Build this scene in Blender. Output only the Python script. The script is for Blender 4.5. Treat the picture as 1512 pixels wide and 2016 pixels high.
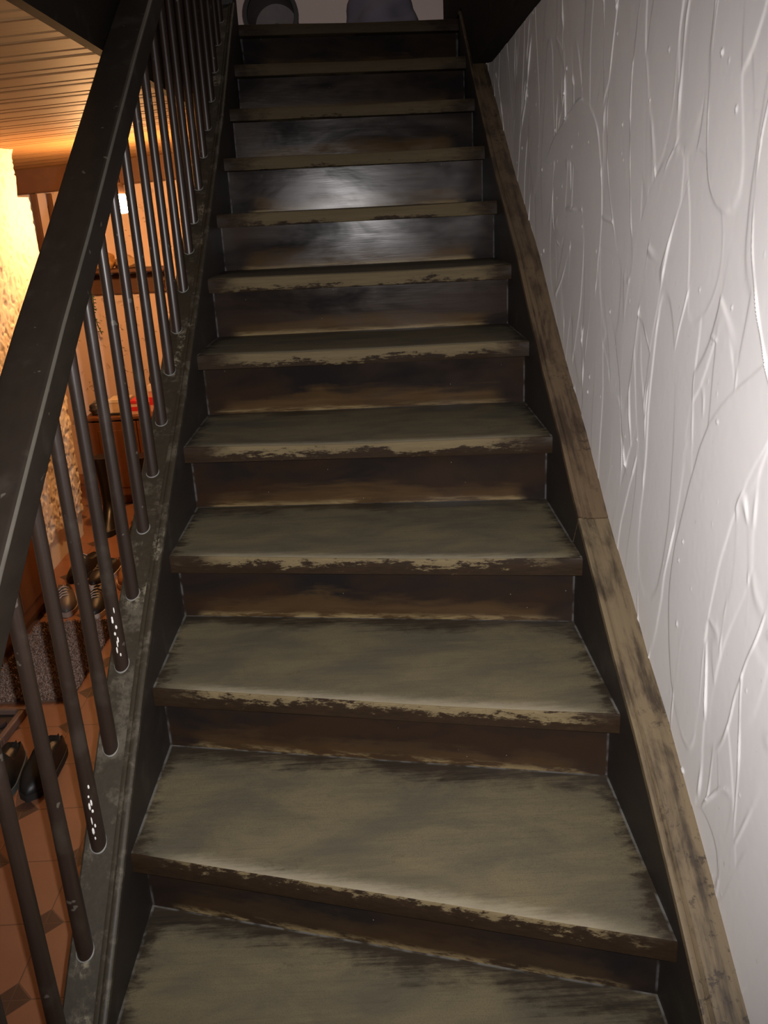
import bpy, bmesh, math, random
import numpy as np
from mathutils import Vector, Matrix

for o in list(bpy.data.objects):
    bpy.data.objects.remove(o, do_unlink=True)
C = bpy.context.scene.collection
scene = bpy.context.scene
random.seed(7)

# ------------------------------------------------------------------ camera, world, lights, exposure
CAM = Vector((0.4720, -1.1047, 1.2268))
YAW, PITCH, ROLL = math.radians(0.0945), math.radians(-19.5044), math.radians(-2.8558)
fwd = Vector((math.sin(YAW)*math.cos(PITCH), math.cos(YAW)*math.cos(PITCH), math.sin(PITCH)))
right = Vector((math.cos(YAW), -math.sin(YAW), 0)); up = right.cross(fwd)
r2 = right*math.cos(ROLL) + up*math.sin(ROLL); u2 = -right*math.sin(ROLL) + up*math.cos(ROLL)
cd = bpy.data.cameras.new('camera'); cam = bpy.data.objects.new('camera', cd); C.objects.link(cam)
cam.matrix_world = Matrix(((r2.x, u2.x, -fwd.x, CAM.x), (r2.y, u2.y, -fwd.y, CAM.y), (r2.z, u2.z, -fwd.z, CAM.z), (0, 0, 0, 1)))
cd.sensor_fit = 'VERTICAL'; cd.sensor_height = 32.0; cd.lens = 32.0*1701.9/2016.0
cd.clip_start = 0.02
scene.camera = cam

w = bpy.data.worlds.new('world'); scene.world = w; w.use_nodes = True
w.node_tree.nodes['Background'].inputs['Color'].default_value = (0.8, 0.75, 0.7, 1)
w.node_tree.nodes['Background'].inputs['Strength'].default_value = 0.004

# the phone's own flash, right beside its lens
FLASH_W = 152.0
fl = bpy.data.lights.new('phone_flash', 'SPOT'); fo = bpy.data.objects.new('phone_flash', fl); C.objects.link(fo)
fl.energy = FLASH_W; fl.color = (1.0, 0.955, 0.95); fl.shadow_soft_size = 0.006
fl.spot_size = math.radians(98); fl.spot_blend = 1.0
fo.matrix_world = cam.matrix_world.copy()
fo.location = CAM + r2*0.022 + u2*0.008

BULB_STRENGTH = 820.0
# added warm fill above the picture to brighten the landing; no lamp known there
ul = bpy.data.lights.new('upper_hall_lamp', 'POINT'); uo = bpy.data.objects.new('upper_hall_lamp', ul); C.objects.link(uo)
ul.energy = 6.5; ul.color = (1.0, .74, .58); ul.shadow_soft_size = .06; uo.location = (.35, 3.0, 3.45)
scene.view_settings.view_transform = 'Standard'; scene.view_settings.look = 'None'
scene.view_settings.gamma = 1.0; scene.view_settings.use_curve_mapping = False
scene.view_settings.exposure = 0.0

# ------------------------------------------------------------------ helpers
def mesh_obj(name, verts, faces, mat=None, parent=None, smooth=False, uv=None):
    me = bpy.data.meshes.new(name)
    me.from_pydata([tuple(v) for v in verts], [], faces)
    me.update()
    o = bpy.data.objects.new(name, me); C.objects.link(o)
    if mat: me.materials.append(mat)
    if smooth: me.polygons.foreach_set('use_smooth', [True]*len(me.polygons))
    if uv is not None:
        l = me.uv_layers.new(name='UVMap'); li = np.zeros(len(me.loops), dtype=np.int32)
        me.loops.foreach_get('vertex_index', li)
        l.data.foreach_set('uv', np.asarray(uv, dtype=np.float32)[li].ravel())
    if parent: o.parent = parent
    return o

def fix_normals(o):
    bm = bmesh.new(); bm.from_mesh(o.data); bmesh.ops.recalc_face_normals(bm, faces=bm.faces); bm.to_mesh(o.data); bm.free()

def bevel(o, wdt=0.004, seg=2):
    m = o.modifiers.new('bevel', 'BEVEL'); m.width = wdt; m.segments = seg; m.limit_method = 'ANGLE'; m.angle_limit = math.radians(40)
    m.harden_normals = False
    return o

class MB:
    def __init__(s): s.v = []; s.f = []
    def add(s, v, f):
        n = len(s.v); s.v += [tuple(p) for p in v]; s.f += [tuple(i+n for i in q) for q in f]
    def box(s, a, b, M=None):
        (x0, y0, z0), (x1, y1, z1) = a, b
        v = [Vector(p) for p in ((x0,y0,z0),(x1,y0,z0),(x1,y1,z0),(x0,y1,z0),(x0,y0,z1),(x1,y0,z1),(x1,y1,z1),(x0,y1,z1))]
        if M is not None: v = [M @ p for p in v]
        s.add(v, [(0,3,2,1),(4,5,6,7),(0,1,5,4),(1,2,6,5),(2,3,7,6),(3,0,4,7)])
    def tube(s, pts, r, n=10, caps=True):
        pts = [Vector(p) for p in pts]; rr = r if isinstance(r, (list, tuple)) else [r]*len(pts)
        rings = []; prev = None
        for i, p in enumerate(pts):
            d = (pts[min(i+1, len(pts)-1)] - pts[max(i-1, 0)]).normalized()
            a = prev if prev is not None else (Vector((1,0,0)) if abs(d.x) < .9 else Vector((0,1,0)))
            x = (a - d*a.dot(d)).normalized(); prev = x; y = d.cross(x)
            rings.append([p + (x*math.cos(2*math.pi*k/n) + y*math.sin(2*math.pi*k/n))*rr[i] for k in range(n)])
        v = [q for R_ in rings for q in R_]; f = []
        for i in range(len(pts)-1):
            for k in range(n):
                f.append((i*n+k, i*n+(k+1) % n, (i+1)*n+(k+1) % n, (i+1)*n+k))
        if caps: f += [tuple(range(n))[::-1], tuple(range((len(pts)-1)*n, len(pts)*n))]
        s.add(v, f)
    def lathe(s, prof, c=(0,0,0), n=24, axis='z'):
        c = Vector(c); v = []; f = []
        for (r, z) in prof:
            for k in range(n):
                a = 2*math.pi*k/n; v.append(c + Vector((r*math.cos(a), r*math.sin(a), z)))
        for i in range(len(prof)-1):
            for k in range(n): f.append((i*n+k, i*n+(k+1) % n, (i+1)*n+(k+1) % n, (i+1)*n+k))
        f += [tuple(range(n))[::-1], tuple(range((len(prof)-1)*n, len(prof)*n))]
        s.add(v, f)
    def prism_x(s, yz, x0, x1):
        n = len(yz); v = [(x0, y, z) for y, z in yz] + [(x1, y, z) for y, z in yz]
        s.add(v, [tuple(range(n)), tuple(range(n, 2*n))[::-1]] + [(i, i+n, (i+1) % n+n, (i+1) % n) for i in range(n)])
    def build(s, name, mat, parent=None, smooth=False, fix=True):
        o = mesh_obj(name, s.v, s.f, mat, parent, smooth)
        if fix: fix_normals(o)
        return o

def autosmooth(o, ang=40):
    o.data.polygons.foreach_set('use_smooth', [True]*len(o.data.polygons))
    o.data.set_sharp_from_angle(angle=math.radians(ang))
    return o

def tag(o, label, cat, group=None):
    o['label'] = label; o['category'] = cat
    if group: o['group'] = group
    return o
def structure(o, label=None):
    o['kind'] = 'structure'
    if label: o['label'] = label
    return o
def empty(name, loc, rz=0):
    o = bpy.data.objects.new(name, None); C.objects.link(o); o.location = loc; o.rotation_euler = (0, 0, rz)
    o.empty_display_size = .05
    return o

# ------------------------------------------------------------------ node helper
class N:
    def __init__(s, name):
        s.m = bpy.data.materials.new(name); s.m.use_nodes = True; s.t = s.m.node_tree; s.t.nodes.clear()
        s.out = s.t.nodes.new('ShaderNodeOutputMaterial'); s.p = s.t.nodes.new('ShaderNodeBsdfPrincipled')
        s.t.links.new(s.p.outputs[0], s.out.inputs[0])
    def _in(s, sock, v):
        if hasattr(v, 'is_output') or isinstance(v, bpy.types.NodeSocket): s.t.links.new(v, sock)
        elif isinstance(v, (tuple, list)) and len(v) == 3 and sock.type == 'RGBA': sock.default_value = (*v, 1)
        else: sock.default_value = v
    def set(s, **k):
        for a, v in k.items(): s._in(s.p.inputs[a.replace('_', ' ')], v)
        return s
    def math(s, op, a, b=0.0, c=0.0, clamp=False):
        n = s.t.nodes.new('ShaderNodeMath'); n.operation = op; n.use_clamp = clamp
        for i, v in enumerate((a, b, c)): s._in(n.inputs[i], v)
        return n.outputs[0]
    def add(s, a, b): return s.math('ADD', a, b)
    def sub(s, a, b): return s.math('SUBTRACT', a, b)
    def mul(s, a, b): return s.math('MULTIPLY', a, b)
    def step(s, x, a, b):
        n = s.t.nodes.new('ShaderNodeMapRange'); n.interpolation_type = 'SMOOTHSTEP'
        s._in(n.inputs['Value'], x); n.inputs['From Min'].default_value = a; n.inputs['From Max'].default_value = b
        return n.outputs[0]
    def mix(s, f, a, b):
        n = s.t.nodes.new('ShaderNodeMix'); n.data_type = 'RGBA'
        s._in(n.inputs[0], f); s._in(n.inputs[6], a); s._in(n.inputs[7], b); return n.outputs[2]
    def coord(s, kind='Object', scale=(1,1,1), rnd=0.0):
        n = s.t.nodes.new('ShaderNodeTexCoord'); o = n.outputs[kind]
        m = s.t.nodes.new('ShaderNodeMapping'); s.t.links.new(o, m.inputs[0]); m.inputs['Scale'].default_value = scale
        if rnd:
            oi = s.t.nodes.new('ShaderNodeObjectInfo'); c = s.t.nodes.new('ShaderNodeCombineXYZ')
            for i, k in enumerate((rnd, rnd*1.7, rnd*.6)): s._in(c.inputs[i], s.mul(oi.outputs['Random'], k))
            s.t.links.new(c.outputs[0], m.inputs['Location'])
        return m.outputs[0]
    def xyz(s, v):
        n = s.t.nodes.new('ShaderNodeSeparateXYZ'); s.t.links.new(v, n.inputs[0]); return n.outputs
    def uv(s):
        n = s.t.nodes.new('ShaderNodeUVMap'); n.uv_map = 'UVMap'; return s.xyz(n.outputs[0])
    def noise(s, v, scale=5.0, detail=4.0, rough=.55, dist=0.0):
        n = s.t.nodes.new('ShaderNodeTexNoise'); s.t.links.new(v, n.inputs['Vector'])
        n.inputs['Scale'].default_value = scale; n.inputs['Detail'].default_value = detail
        n.inputs['Roughness'].default_value = rough; n.inputs['Distortion'].default_value = dist
        return n.outputs[0]
    def vor(s, v, scale=5.0, feat='F1'):
        n = s.t.nodes.new('ShaderNodeTexVoronoi'); s.t.links.new(v, n.inputs['Vector']); n.feature = feat
        n.inputs['Scale'].default_value = scale; return n.outputs[0]
    def bump(s, h, strength=.3, dist=.002):
        n = s.t.nodes.new('ShaderNodeBump'); n.inputs['Strength'].default_value = strength; n.inputs['Distance'].default_value = dist
        s.t.links.new(h, n.inputs['Height']); s.t.links.new(n.outputs[0], s.p.inputs['Normal']); return s

def plain(name, col, rough=.6, metal=0.0, var=.25, scale=25, bump=.15, spec=.5):
    n = N(name); c = n.noise(n.coord('Object'), scale)
    n.set(Base_Color=n.mix(c, tuple(x*(1-var) for x in col), tuple(min(1, x*(1+var)) for x in col)), Roughness=rough, Metallic=metal, Specular_IOR_Level=spec)
    if bump: n.bump(c, bump, .002)
    return n.m

DARK = (.016, .0105, .0075); BLACKISH = (.012, .0105, .011); WORN = (.150, .124, .082); BROWN = (.060, .032, .014); PALE = (.26, .225, .155); GREY = (.105, .10, .09)

def mat_tread():
    n = N('worn_tread_wood'); u, v, _ = n.uv()
    g = n.coord('Object', (5.0, 95, 95), 9.0); gn = n.noise(g, 1.0, 7, .7)               # grain along the tread
    b = n.coord('Object', (4.2, 9, 9), 13.0); bn = n.noise(b, 1.3, 5, .62, .4)              # broad blotches
    f = n.noise(n.coord('Object', (26, 60, 60), 5.0), 1.0, 7, .75)
    eu = n.math('MINIMUM', u, n.sub(1.0, u))                                               # distance to the stringers
    e1 = n.add(eu, n.mul(n.sub(bn, .5), .11)); e1 = n.add(e1, n.mul(n.sub(f, .5), .12))
    wu = n.step(e1, -.008, .040)
    bv = n.sub(1.0, v); e2 = n.add(bv, n.mul(n.sub(bn, .5), .42)); e2 = n.add(e2, n.mul(n.sub(gn, .5), .34)); e2 = n.add(e2, n.mul(n.sub(f, .5), .22))
    wb = n.step(e2, .02, .20)
    worn = n.mul(wu, wb)
    colw = n.mix(n.step(bn, .3, .7), (.088, .076, .050), (.146, .118, .065))
    colw = n.mix(n.mul(n.step(gn, .5, .8), .45), colw, (.062, .050, .033))
    fine = n.noise(n.coord('Object', (9, 260, 260), 3.0), 1.0, 3, .6)
    colw = n.mix(n.mul(n.step(fine, .55, .8), .35), colw, (.055, .045, .03))
    gr = n.noise(n.coord('Object', (1.5, 1.5, 1.5), 7.0), 260, 3, .6)
    colw = n.mix(n.mul(n.step(gr, .46, .66), .30), colw, (.05, .042, .03))
    st = n.noise(n.coord('Object', (6, 9, 9), 21.0), 1.6, 5, .7)
    colw = n.mix(n.mul(n.mul(n.step(st, .60, .70), n.step(f, .42, .6)), .5), colw, (.048, .036, .022))
    cold = n.mix(gn, (.014, .011, .008), (.048, .036, .024))
    top = n.mix(worn, cold, colw)
    lip = n.mul(n.step(n.add(n.add(v, n.mul(n.sub(f, .5), .10)), n.mul(n.sub(gn, .5), .10)), .10, .0), n.step(n.add(eu, n.mul(n.sub(bn, .5), .25)), .0, .16))
    top = n.mix(n.mul(lip, .75), top, PALE)
    # dusty joint line along the stringers and the riser
    ln = n.noise(n.coord('Object', (30, 30, 30), 2.0), 1.0, 2)
    jn = n.mul(n.math('MAXIMUM', n.step(eu, .0065, .003), n.step(bv, .018, .006)), n.step(ln, .35, .6))
    top = n.mix(n.mul(jn, .6), top, (.17, .165, .15))
    # front face of the nosing: v runs from -1 (bottom) to 0 (top)
    oi = n.t.nodes.new('ShaderNodeObjectInfo'); kk = oi.outputs['Object Index']           # upper treads are scuffed over the whole front
    sp = n.noise(n.coord('Object', (22, 130, 130), 8.0), 1.0, 6, .75)
    fr = n.add(v, n.mul(n.sub(f, .5), 1.6)); fr = n.add(fr, n.mul(n.sub(sp, .5), 2.2)); fr = n.add(fr, n.mul(n.sub(bn, .5), 2.4)); fr = n.add(fr, n.sub(n.mul(kk, .15), .62))
    frw = n.mul(n.step(fr, -.55, -.25), n.step(n.add(n.add(eu, n.mul(n.sub(bn, .5), .35)), n.mul(n.sub(sp, .5), .12)), .02, .17))
    frw = n.mul(frw, n.step(kk, 16.0, 3.0))
    ff = n.mix(frw, n.mix(n.add(n.mul(gn, .6), n.mul(n.sub(sp, .3), .7)), (.008, .005, .0035), (.040, .023, .011)), n.mix(gn, (.080, .060, .030), (.19, .145, .076)))
    isf = n.step(v, .004, -.004)
    fin = n.mix(isf, top, ff)
    n.set(Base_Color=fin, Roughness=n.math('ADD', .44, n.mul(n.math('MAXIMUM', worn, n.mul(frw, isf)), .22)), Specular_IOR_Level=n.sub(.35, n.mul(isf, .24)))
    n.bump(n.add(gn, n.mul(fine, .4)), .25, .0012); return n.m

def mat_riser():
    n = N('worn_riser_wood'); u, v, _ = n.uv()
    gn = n.noise(n.coord('Object', (3.5, 50, 50), 9.0), 1.0, 6, .65); bn = n.noise(n.coord('Object', (2.6, 6, 6), 17.0), 1.2, 4, .6, .5)
    fig = n.noise(n.coord('Object', (2.2, 20, 16), 6.0), 1.0, 2, .5, 1.6)
    eu = n.math('MINIMUM', u, n.sub(1.0, u))
    base = n.mix(n.step(bn, .35, .65), (.014, .0115, .0105), (.026, .0145, .0085))
    e = n.add(v, n.mul(n.sub(bn, .5), .85)); e = n.add(e, n.mul(n.sub(gn, .5), .6)); e = n.add(e, n.mul(n.sub(fig, .5), .3))
    low = n.mul(n.step(e, .46, .16), n.step(n.add(eu, n.mul(n.sub(bn, .5), .16)), .05, .12))
    base = n.mix(low, base, n.mix(gn, (.028, .016, .008), (.095, .056, .023)))
    oi = n.t.nodes.new('ShaderNodeObjectInfo'); kk = oi.outputs['Object Index']           # the lowest risers kept more of their dark stain
    low = n.mul(low, n.add(.35, n.mul(n.step(kk, 1.0, 6.0), .65)))
    base = n.mix(n.step(bn, .35, .65), (.012, .010, .0095), (.024, .0135, .008)); base = n.mix(low, base, n.mix(gn, (.028, .016, .008), (.095, .056, .023)))
    rag = n.mul(n.mul(n.step(n.add(v, n.mul(n.sub(gn, .5), .34)), .13, .04), n.step(n.add(eu, n.mul(n.sub(bn, .5), .2)), .04, .1)), n.step(gn, .42, .58))
    base = n.mix(n.mul(rag, .8), base, (.21, .155, .075))
    base = n.mix(n.mul(n.step(fig, .47, .6), n.mul(low, .35)), base, (.03, .018, .009))
    ln = n.noise(n.coord('Object', (30, 30, 30), 2.0), 1.0, 2)
    jn = n.mul(n.step(eu, .006, .0025), n.step(ln, .35, .6))
    base = n.mix(n.mul(jn, .5), base, (.11, .11, .11))
    spk = n.step(n.vor(n.coord('Object', (1, 1, 1), 4.0), 26), .035, .02)
    base = n.mix(n.mul(spk, .45), base, (.3, .28, .22))
    n.set(Base_Color=base, Roughness=n.add(n.add(.10, n.mul(gn, .10)), n.mul(bn, .12)), Specular_IOR_Level=n.add(.02, n.mul(n.step(bn, .3, .65), .13)))
    n.bump(n.add(gn, n.mul(fig, .6)), .16, .0012); return n.m

def mat_board(name, dark, wornc, amount, pits=True, rough=.5):
    # a stringer board: the grain follows the slope (object x axis runs along the board)
    n = N(name); u, v, _ = n.uv()      # u: metres along, v: metres across
    cv = n.t.nodes.new('ShaderNodeCombineXYZ'); n._in(cv.inputs[0], n.mul(u, 3.0)); n._in(cv.inputs[1], n.mul(v, 60.0)); g = n.noise(cv.outputs[0], 1.0, 6, .65)
    cb = n.t.nodes.new('ShaderNodeCombineXYZ'); n._in(cb.inputs[0], n.mul(u, 5.0)); n._in(cb.inputs[1], n.mul(v, 14.0)); b = n.noise(cb.outputs[0], 1.2, 5, .65, .4)
    oc = n.coord('Object')
    wm = n.step(n.add(b, n.mul(n.sub(g, .5), .5)), .62-amount*.5, .80-amount*.4)
    col = n.mix(wm, n.mix(g, dark, tuple(x*2.2 for x in dark)), n.mix(g, tuple(x*.55 for x in wornc), wornc))
    if pits:
        pt = n.mul(n.step(n.noise(oc, 60, 5, .75), .55, .63), n.step(n.noise(oc, 3.2, 2), .44, .60))
        col = n.mix(n.mul(pt, .75), col, (.022, .014, .01))
    n.set(Base_Color=col, Roughness=rough, Specular_IOR_Level=.4); n.bump(g, .3, .0012); return n.m

def mat_dark(name, a=DARK, b=(.034, .022, .015), rough=.34, sc=(40, 40, 3), flecks=True):
    n = N(name); g = n.noise(n.coord('Object', sc, 3.0), 1.0, 5, .6); oc = n.coord('Object', (1, 1, 1), 4.0)
    col = n.mix(g, a, b)
    if flecks:
        col = n.mix(n.mul(n.step(n.noise(oc, 45, 2, .5), .70, .74), .5), col, (.14, .125, .10))
    sc2 = n.noise(oc, 9, 4, .6)
    col = n.mix(n.mul(n.step(sc2, .55, .72), .35), col, (.06, .05, .038))
    n.set(Base_Color=col, Roughness=n.add(rough, n.mul(sc2, .12)), Specular_IOR_Level=.5); n.bump(g, .2, .001); return n.m

def mat_scuffed():
    n = N('dark_scuffed_board'); oc = n.coord('Object', (1, 1, 1), 3.0)
    b = n.noise(oc, 14, 6, .65, .3); f = n.noise(oc, 90, 5, .7); g = n.noise(n.coord('Object', (120, 14, 14)), 1.0, 5, .65)
    col = n.mix(f, (.021, .0165, .010), (.047, .037, .024))
    m1 = n.step(n.add(b, n.mul(n.sub(f, .5), .35)), .50, .68)
    col = n.mix(n.mul(m1, .75), col, (.098, .084, .060))
    m2 = n.mul(n.step(n.add(n.noise(oc, 7, 3), n.mul(n.sub(g, .5), .4)), .60, .70), n.step(f, .45, .6))
    col = n.mix(m2, col, (.19, .165, .11))
    n.set(Base_Color=col, Roughness=n.add(.42, n.mul(b, .25)), Specular_IOR_Level=.35); n.bump(f, .3, .0012); return n.m

M = {}
M['tread'] = mat_tread(); M['riser'] = mat_riser()
M['board_r'] = mat_board('worn_brown_board', (.026, .018, .011), (.165, .121, .068), .58)
M['board_l'] = mat_scuffed()
M['board_up'] = mat_board('reddish_brown_board', (.026, .016, .0095), (.135, .090, .050), .55)  # same stringer wood, with warm light on the upper length put into its colour
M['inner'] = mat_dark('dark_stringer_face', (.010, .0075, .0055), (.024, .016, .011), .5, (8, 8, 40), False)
M['rail'] = mat_dark('dark_rail_wood', (.012, .0085, .006), (.026, .018, .012), .42, (40, 8, 40))
M['bal'] = mat_dark('dark_baluster_wood', (.014, .0085, .0065), (.032, .019, .013), .30, (90, 90, 4))
M['ring'] = plain('pale_polish_ring', (.16, .155, .14), .6)
M['darkbeam'] = mat_dark('dark_beam_wood', (.010, .0075, .0055), (.021, .0135, .009), .75, (20, 3, 20), False); M['darkbeam'].node_tree.nodes['Principled BSDF'].inputs['Specular IOR Level'].default_value = .12

# ------------------------------------------------------------------ geometry of the stair
W = 0.878; H = 0.175; FLOOR = -0.35; TH = 0.041; OV = 0.063
YL = [-.386, -.124, .138, .400, .659, .922, 1.208, 1.485, 1.757, 2.022, 2.277, 2.521, 2.759]   # index 0 is step -1
YR = [-.800, -.452, -.116, .221, .530, .852, 1.173, 1.470, 1.763, 2.049, 2.323, 2.592, 2.860]
LP = [(-.62, -.36), (-.40, -.205), (-.087, .042), (.067, .165), (.187, .262), (.346, .384), (.454, .461), (.705, .623), (.999, .800), (1.343, 1.021), (1.665, 1.235), (2.117, 1.540), (2.557, 1.880), (2.72, 2.0)]
RP = [(-1.10, -.40), (-.60, -.085), (-.225, .147), (-.110, .222), (-.008, .282), (.140, .368), (.274, .432), (.417, .510), (.575, .592), (.782, .722), (.980, .828), (1.206, .968), (1.381, 1.083), (1.821, 1.316), (2.414, 1.675), (2.813, 1.940)]
def interp(P, y):
    return float(np.interp(y, [a for a, _ in P], [b for _, b in P])) if P[0][0] <= y <= P[-1][0] else (P[-1][1] if y > P[-1][0] else P[0][1])
WALL_X = 0.941

# ------------------------------------------------------------------ the white trowelled wall on the right
def smooth_noise(shape, cell, rng):
    h, w_ = shape; gh, gw = int(h/cell)+3, int(w_/cell)+3
    g = rng.standard_normal((gh, gw)); yy = np.arange(h)/cell; xx = np.arange(w_)/cell
    yi = yy.astype(int); xi = xx.astype(int); fy = yy-yi; fx = xx-xi; fy = (fy*fy*(3-2*fy))[:, None]; fx = (fx*fx*(3-2*fx))[None]
    return (g[yi][:, xi]*(1-fy)*(1-fx) + g[yi][:, xi+1]*(1-fy)*fx + g[yi+1][:, xi]*fy*(1-fx) + g[yi+1][:, xi+1]*fy*fx)

def grid_mesh(name, A, B, D, keep, mat, flip=False, plane_x=None):
    """A: coords per column (y), B: per row (z), D: x per (row, column)"""
    nr, nc = D.shape
    V = np.empty((nr, nc, 3), np.float32); V[..., 0] = D; V[..., 1] = A[None]; V[..., 2] = B[:, None]
    idx = np.arange(nr*nc).reshape(nr, nc)
    q = np.stack([idx[:-1, :-1], idx[:-1, 1:], idx[1:, 1:], idx[1:, :-1]], -1)
    if flip: q = q[..., ::-1]
    q = q[keep[:-1, :-1]]
    used = np.unique(q); rem = np.full(nr*nc, -1, np.int64); rem[used] = np.arange(len(used))
    q = rem[q].astype(np.int32); vv = V.reshape(-1, 3)[used]
    me = bpy.data.meshes.new(name); me.vertices.add(len(vv)); me.vertices.foreach_set('co', vv.ravel())
    me.loops.add(q.size); me.loops.foreach_set('vertex_index', q.ravel())
    me.polygons.add(len(q)); me.polygons.foreach_set('loop_start', np.arange(0, q.size, 4, dtype=np.int32))
    me.polygons.foreach_set('use_smooth', np.ones(len(q), bool)); me.update(calc_edges=True)
    o = bpy.data.objects.new(name, me); C.objects.link(o); me.materials.append(mat); return o

def trowel_wall():
    rng = np.random.default_rng(12); s = .0024
    ya = np.arange(-.80, 3.3, s); za = np.arange(-.12, 1.78, s); Hh = np.zeros((len(za), len(ya)))
    Hh += smooth_noise(Hh.shape, 90, rng)*.0005
    amp_noise = smooth_noise(Hh.shape, 20, rng); wig = smooth_noise(Hh.shape, 60, rng)*.007 + smooth_noise(Hh.shape, 16, rng)*.0007
    for i in range(620):
        cy = rng.uniform(-.85, 3.4); cz = rng.uniform(-.2, 1.85)
        if cz < interp(RP, cy)-.2: continue
        L = rng.uniform(.12, .40); wd = rng.uniform(.03, .12); ang = rng.normal(0.08, .20) + (rng.random() < .12)*rng.normal(0, .7)
        bend = rng.normal(0, .45)
        R_ = L + wd + .03
        i0, i1 = np.searchsorted(ya, (cy-R_, cy+R_)); j0, j1 = np.searchsorted(za, (cz-R_, cz+R_))
        if i1-i0 < 4 or j1-j0 < 4: continue
        Yg = ya[i0:i1][None]-cy + wig[j0:j1, i0:i1]; Zg = za[j0:j1][:, None]-cz + wig[j0:j1, i0:i1]*.7
        t = -Yg*math.sin(ang)+Zg*math.cos(ang); c = Yg*math.cos(ang)+Zg*math.sin(ang)
        c = c - bend*t*t/L*.5
        taper = 1.0 - .45*np.clip((t/L+1)/2, 0, 1)
        d = (np.abs(c/(wd*taper))**2.4 + np.abs(t/L)**3.2)**(1/2.6)              # 1 on the outline
        dist = (d-1)*wd                                                           # about metres from the outline
        inside = 1/(1+np.exp(np.clip(dist/.0012, -50, 50)))
        sub = Hh[j0:j1, i0:i1]
        lvl = float((sub*inside).sum()/max(inside.sum(), 1)) + rng.normal(.0001, .0003)
        tilt = c/wd*rng.normal(0, .00045) + t/L*rng.normal(0, .0005)
        sub += inside*(lvl + tilt - sub)*.96
        side = np.clip(.25 + .75*np.tanh(3*c/wd*(1 if rng.random() < .5 else -1)), 0, 1) if rng.random() < .8 else 1.0
        amp = rng.uniform(.0001, 1)**1.3*.0029*np.clip(.55+.8*amp_noise[j0:j1, i0:i1], 0, 1.6)*side
        wr = rng.uniform(.0013, .0030)
        sub += amp*np.exp(-(dist-wr*.4)**2/(2*wr*wr))
    Hh += np.clip(smooth_noise(Hh.shape, 5, rng)-2.2, 0, 1)*.0022
    Hh += smooth_noise(Hh.shape, 4, rng)*.00003
    D = WALL_X - Hh - .0005
    low = np.array([interp(RP, y)-.05 for y in ya]); keep = (za[:, None] > low[None]) & (za[:, None] < 1.76)
    n = N('white_trowelled_plaster'); oc = n.coord('Object')
    nn = n.noise(oc, 3, 4); sp = n.step(n.noise(oc, 60, 3, .6), .70, .78)
    col = n.mix(nn, (.79, .775, .765), (.87, .85, .835)); col = n.mix(n.mul(sp, .35), col, (.45, .43, .40))
    n.set(Base_Color=col, Roughness=n.add(.27, n.mul(n.noise(oc, 14, 3), .2)), Specular_IOR_Level=.5)
    n.bump(n.noise(oc, 220, 2), .05, .0005)
    o = grid_mesh('wall_right', ya, za, D, keep, n.m, flip=True)
    return structure(o)
wr = trowel_wall()
mb = MB(); mb.box((WALL_X+.004, -.8, -.4), (WALL_X+.2, 3.3, 1.76)); mb.build('wall_core', plain('masonry', (.6, .58, .56), .9), wr)

# ------------------------------------------------------------------ lower room: floor, rough plaster wall, back wall, plank ceiling
def tiles():
    n = N('terracotta_octagon_tiles'); oc = n.coord('Object'); x, y, _ = n.xyz(oc); p = .213
    def fr(c, c0): return n.mul(n.math('ABSOLUTE', n.sub(n.math('FRACT', n.add(n.mul(n.sub(c, c0), 1/p), .5)), .5)), p)
    fx, fy = fr(x, -.595), fr(y, 1.382); sm = n.add(fx, fy)
    dot = n.step(sm, .044, .042); grout = n.math('MAXIMUM', n.step(n.math('MINIMUM', fx, fy), .0022, .001), n.step(n.math('ABSOLUTE', n.sub(sm, .044)), .0022, .001))
    nz = n.noise(oc, 9, 4); col = n.mix(nz, (.235, .105, .055), (.305, .143, .077)); col = n.mix(dot, col, (.075, .038, .026))
    col = n.mix(n.mul(grout, .8), col, (.10, .055, .035))
    n.set(Base_Color=col, Roughness=.45, Specular_IOR_Level=.4); n.bump(n.sub(1.0, grout), .3, .002); return n.m
mb = MB(); mb.box((-2.6, -2.2, FLOOR-.1), (WALL_X+.1, 4.55, FLOOR)); structure(mb.build('floor', tiles()))

def rough_wall():
    rng = np.random.default_rng(5); s = .0052
    ya = np.arange(-1.0, 3.25, s); za = np.arange(FLOOR-.02, 1.62, s); sh = (len(za), len(ya))
    a = smooth_noise(sh, 3, rng); b = smooth_noise(sh, 6, rng); c = smooth_noise(sh, 40, rng)
    # roughcast: flattened crust with ragged pits drawn slightly downwards
    a = (a + np.roll(a, 1, 0)*.7 + np.roll(a, 2, 0)*.4)/1.6
    a2 = a*.75+b*.75; pits = np.clip(-a2-.80, 0, .8); lumps = np.clip(a2-.7, 0, .8)
    Hh = .0012*np.tanh(a*.8) + .005*c - .0125*pits + .005*lumps
    yend = 3.235 + smooth_noise(sh, 20, rng)*.010
    D = -1.1 + Hh
    far = np.clip((ya[None]-yend)/.02, 0, 1); D = D - far*.5
    zlow = FLOOR+.13+smooth_noise(sh, 12, rng)*.02                # smooth skirting below the crust
    m = 1/(1+np.exp(-(za[:, None]-zlow)/.004)); D = D*m + (-1.125 + .001*c - far*.5)*(1-m)
    notch = (za[:, None] > 1.345) & (ya[None] > 3.10); D = np.where(notch, D-.5, D)
    keep = np.ones(sh, bool)
    n = N('cream_rough_plaster'); oc = n.coord('Object'); nn = n.noise(oc, 6, 4)
    n.set(Base_Color=n.mix(nn, (.70, .60, .47), (.80, .71, .58)), Roughness=.9, Specular_IOR_Level=.15); n.bump(n.noise(oc, 90, 4), .4, .003)
    o = grid_mesh('wall_left', ya, za, D, keep, n.m, flip=False)
    return structure(o), n.m
wl, M['plaster'] = rough_wall()

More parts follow.
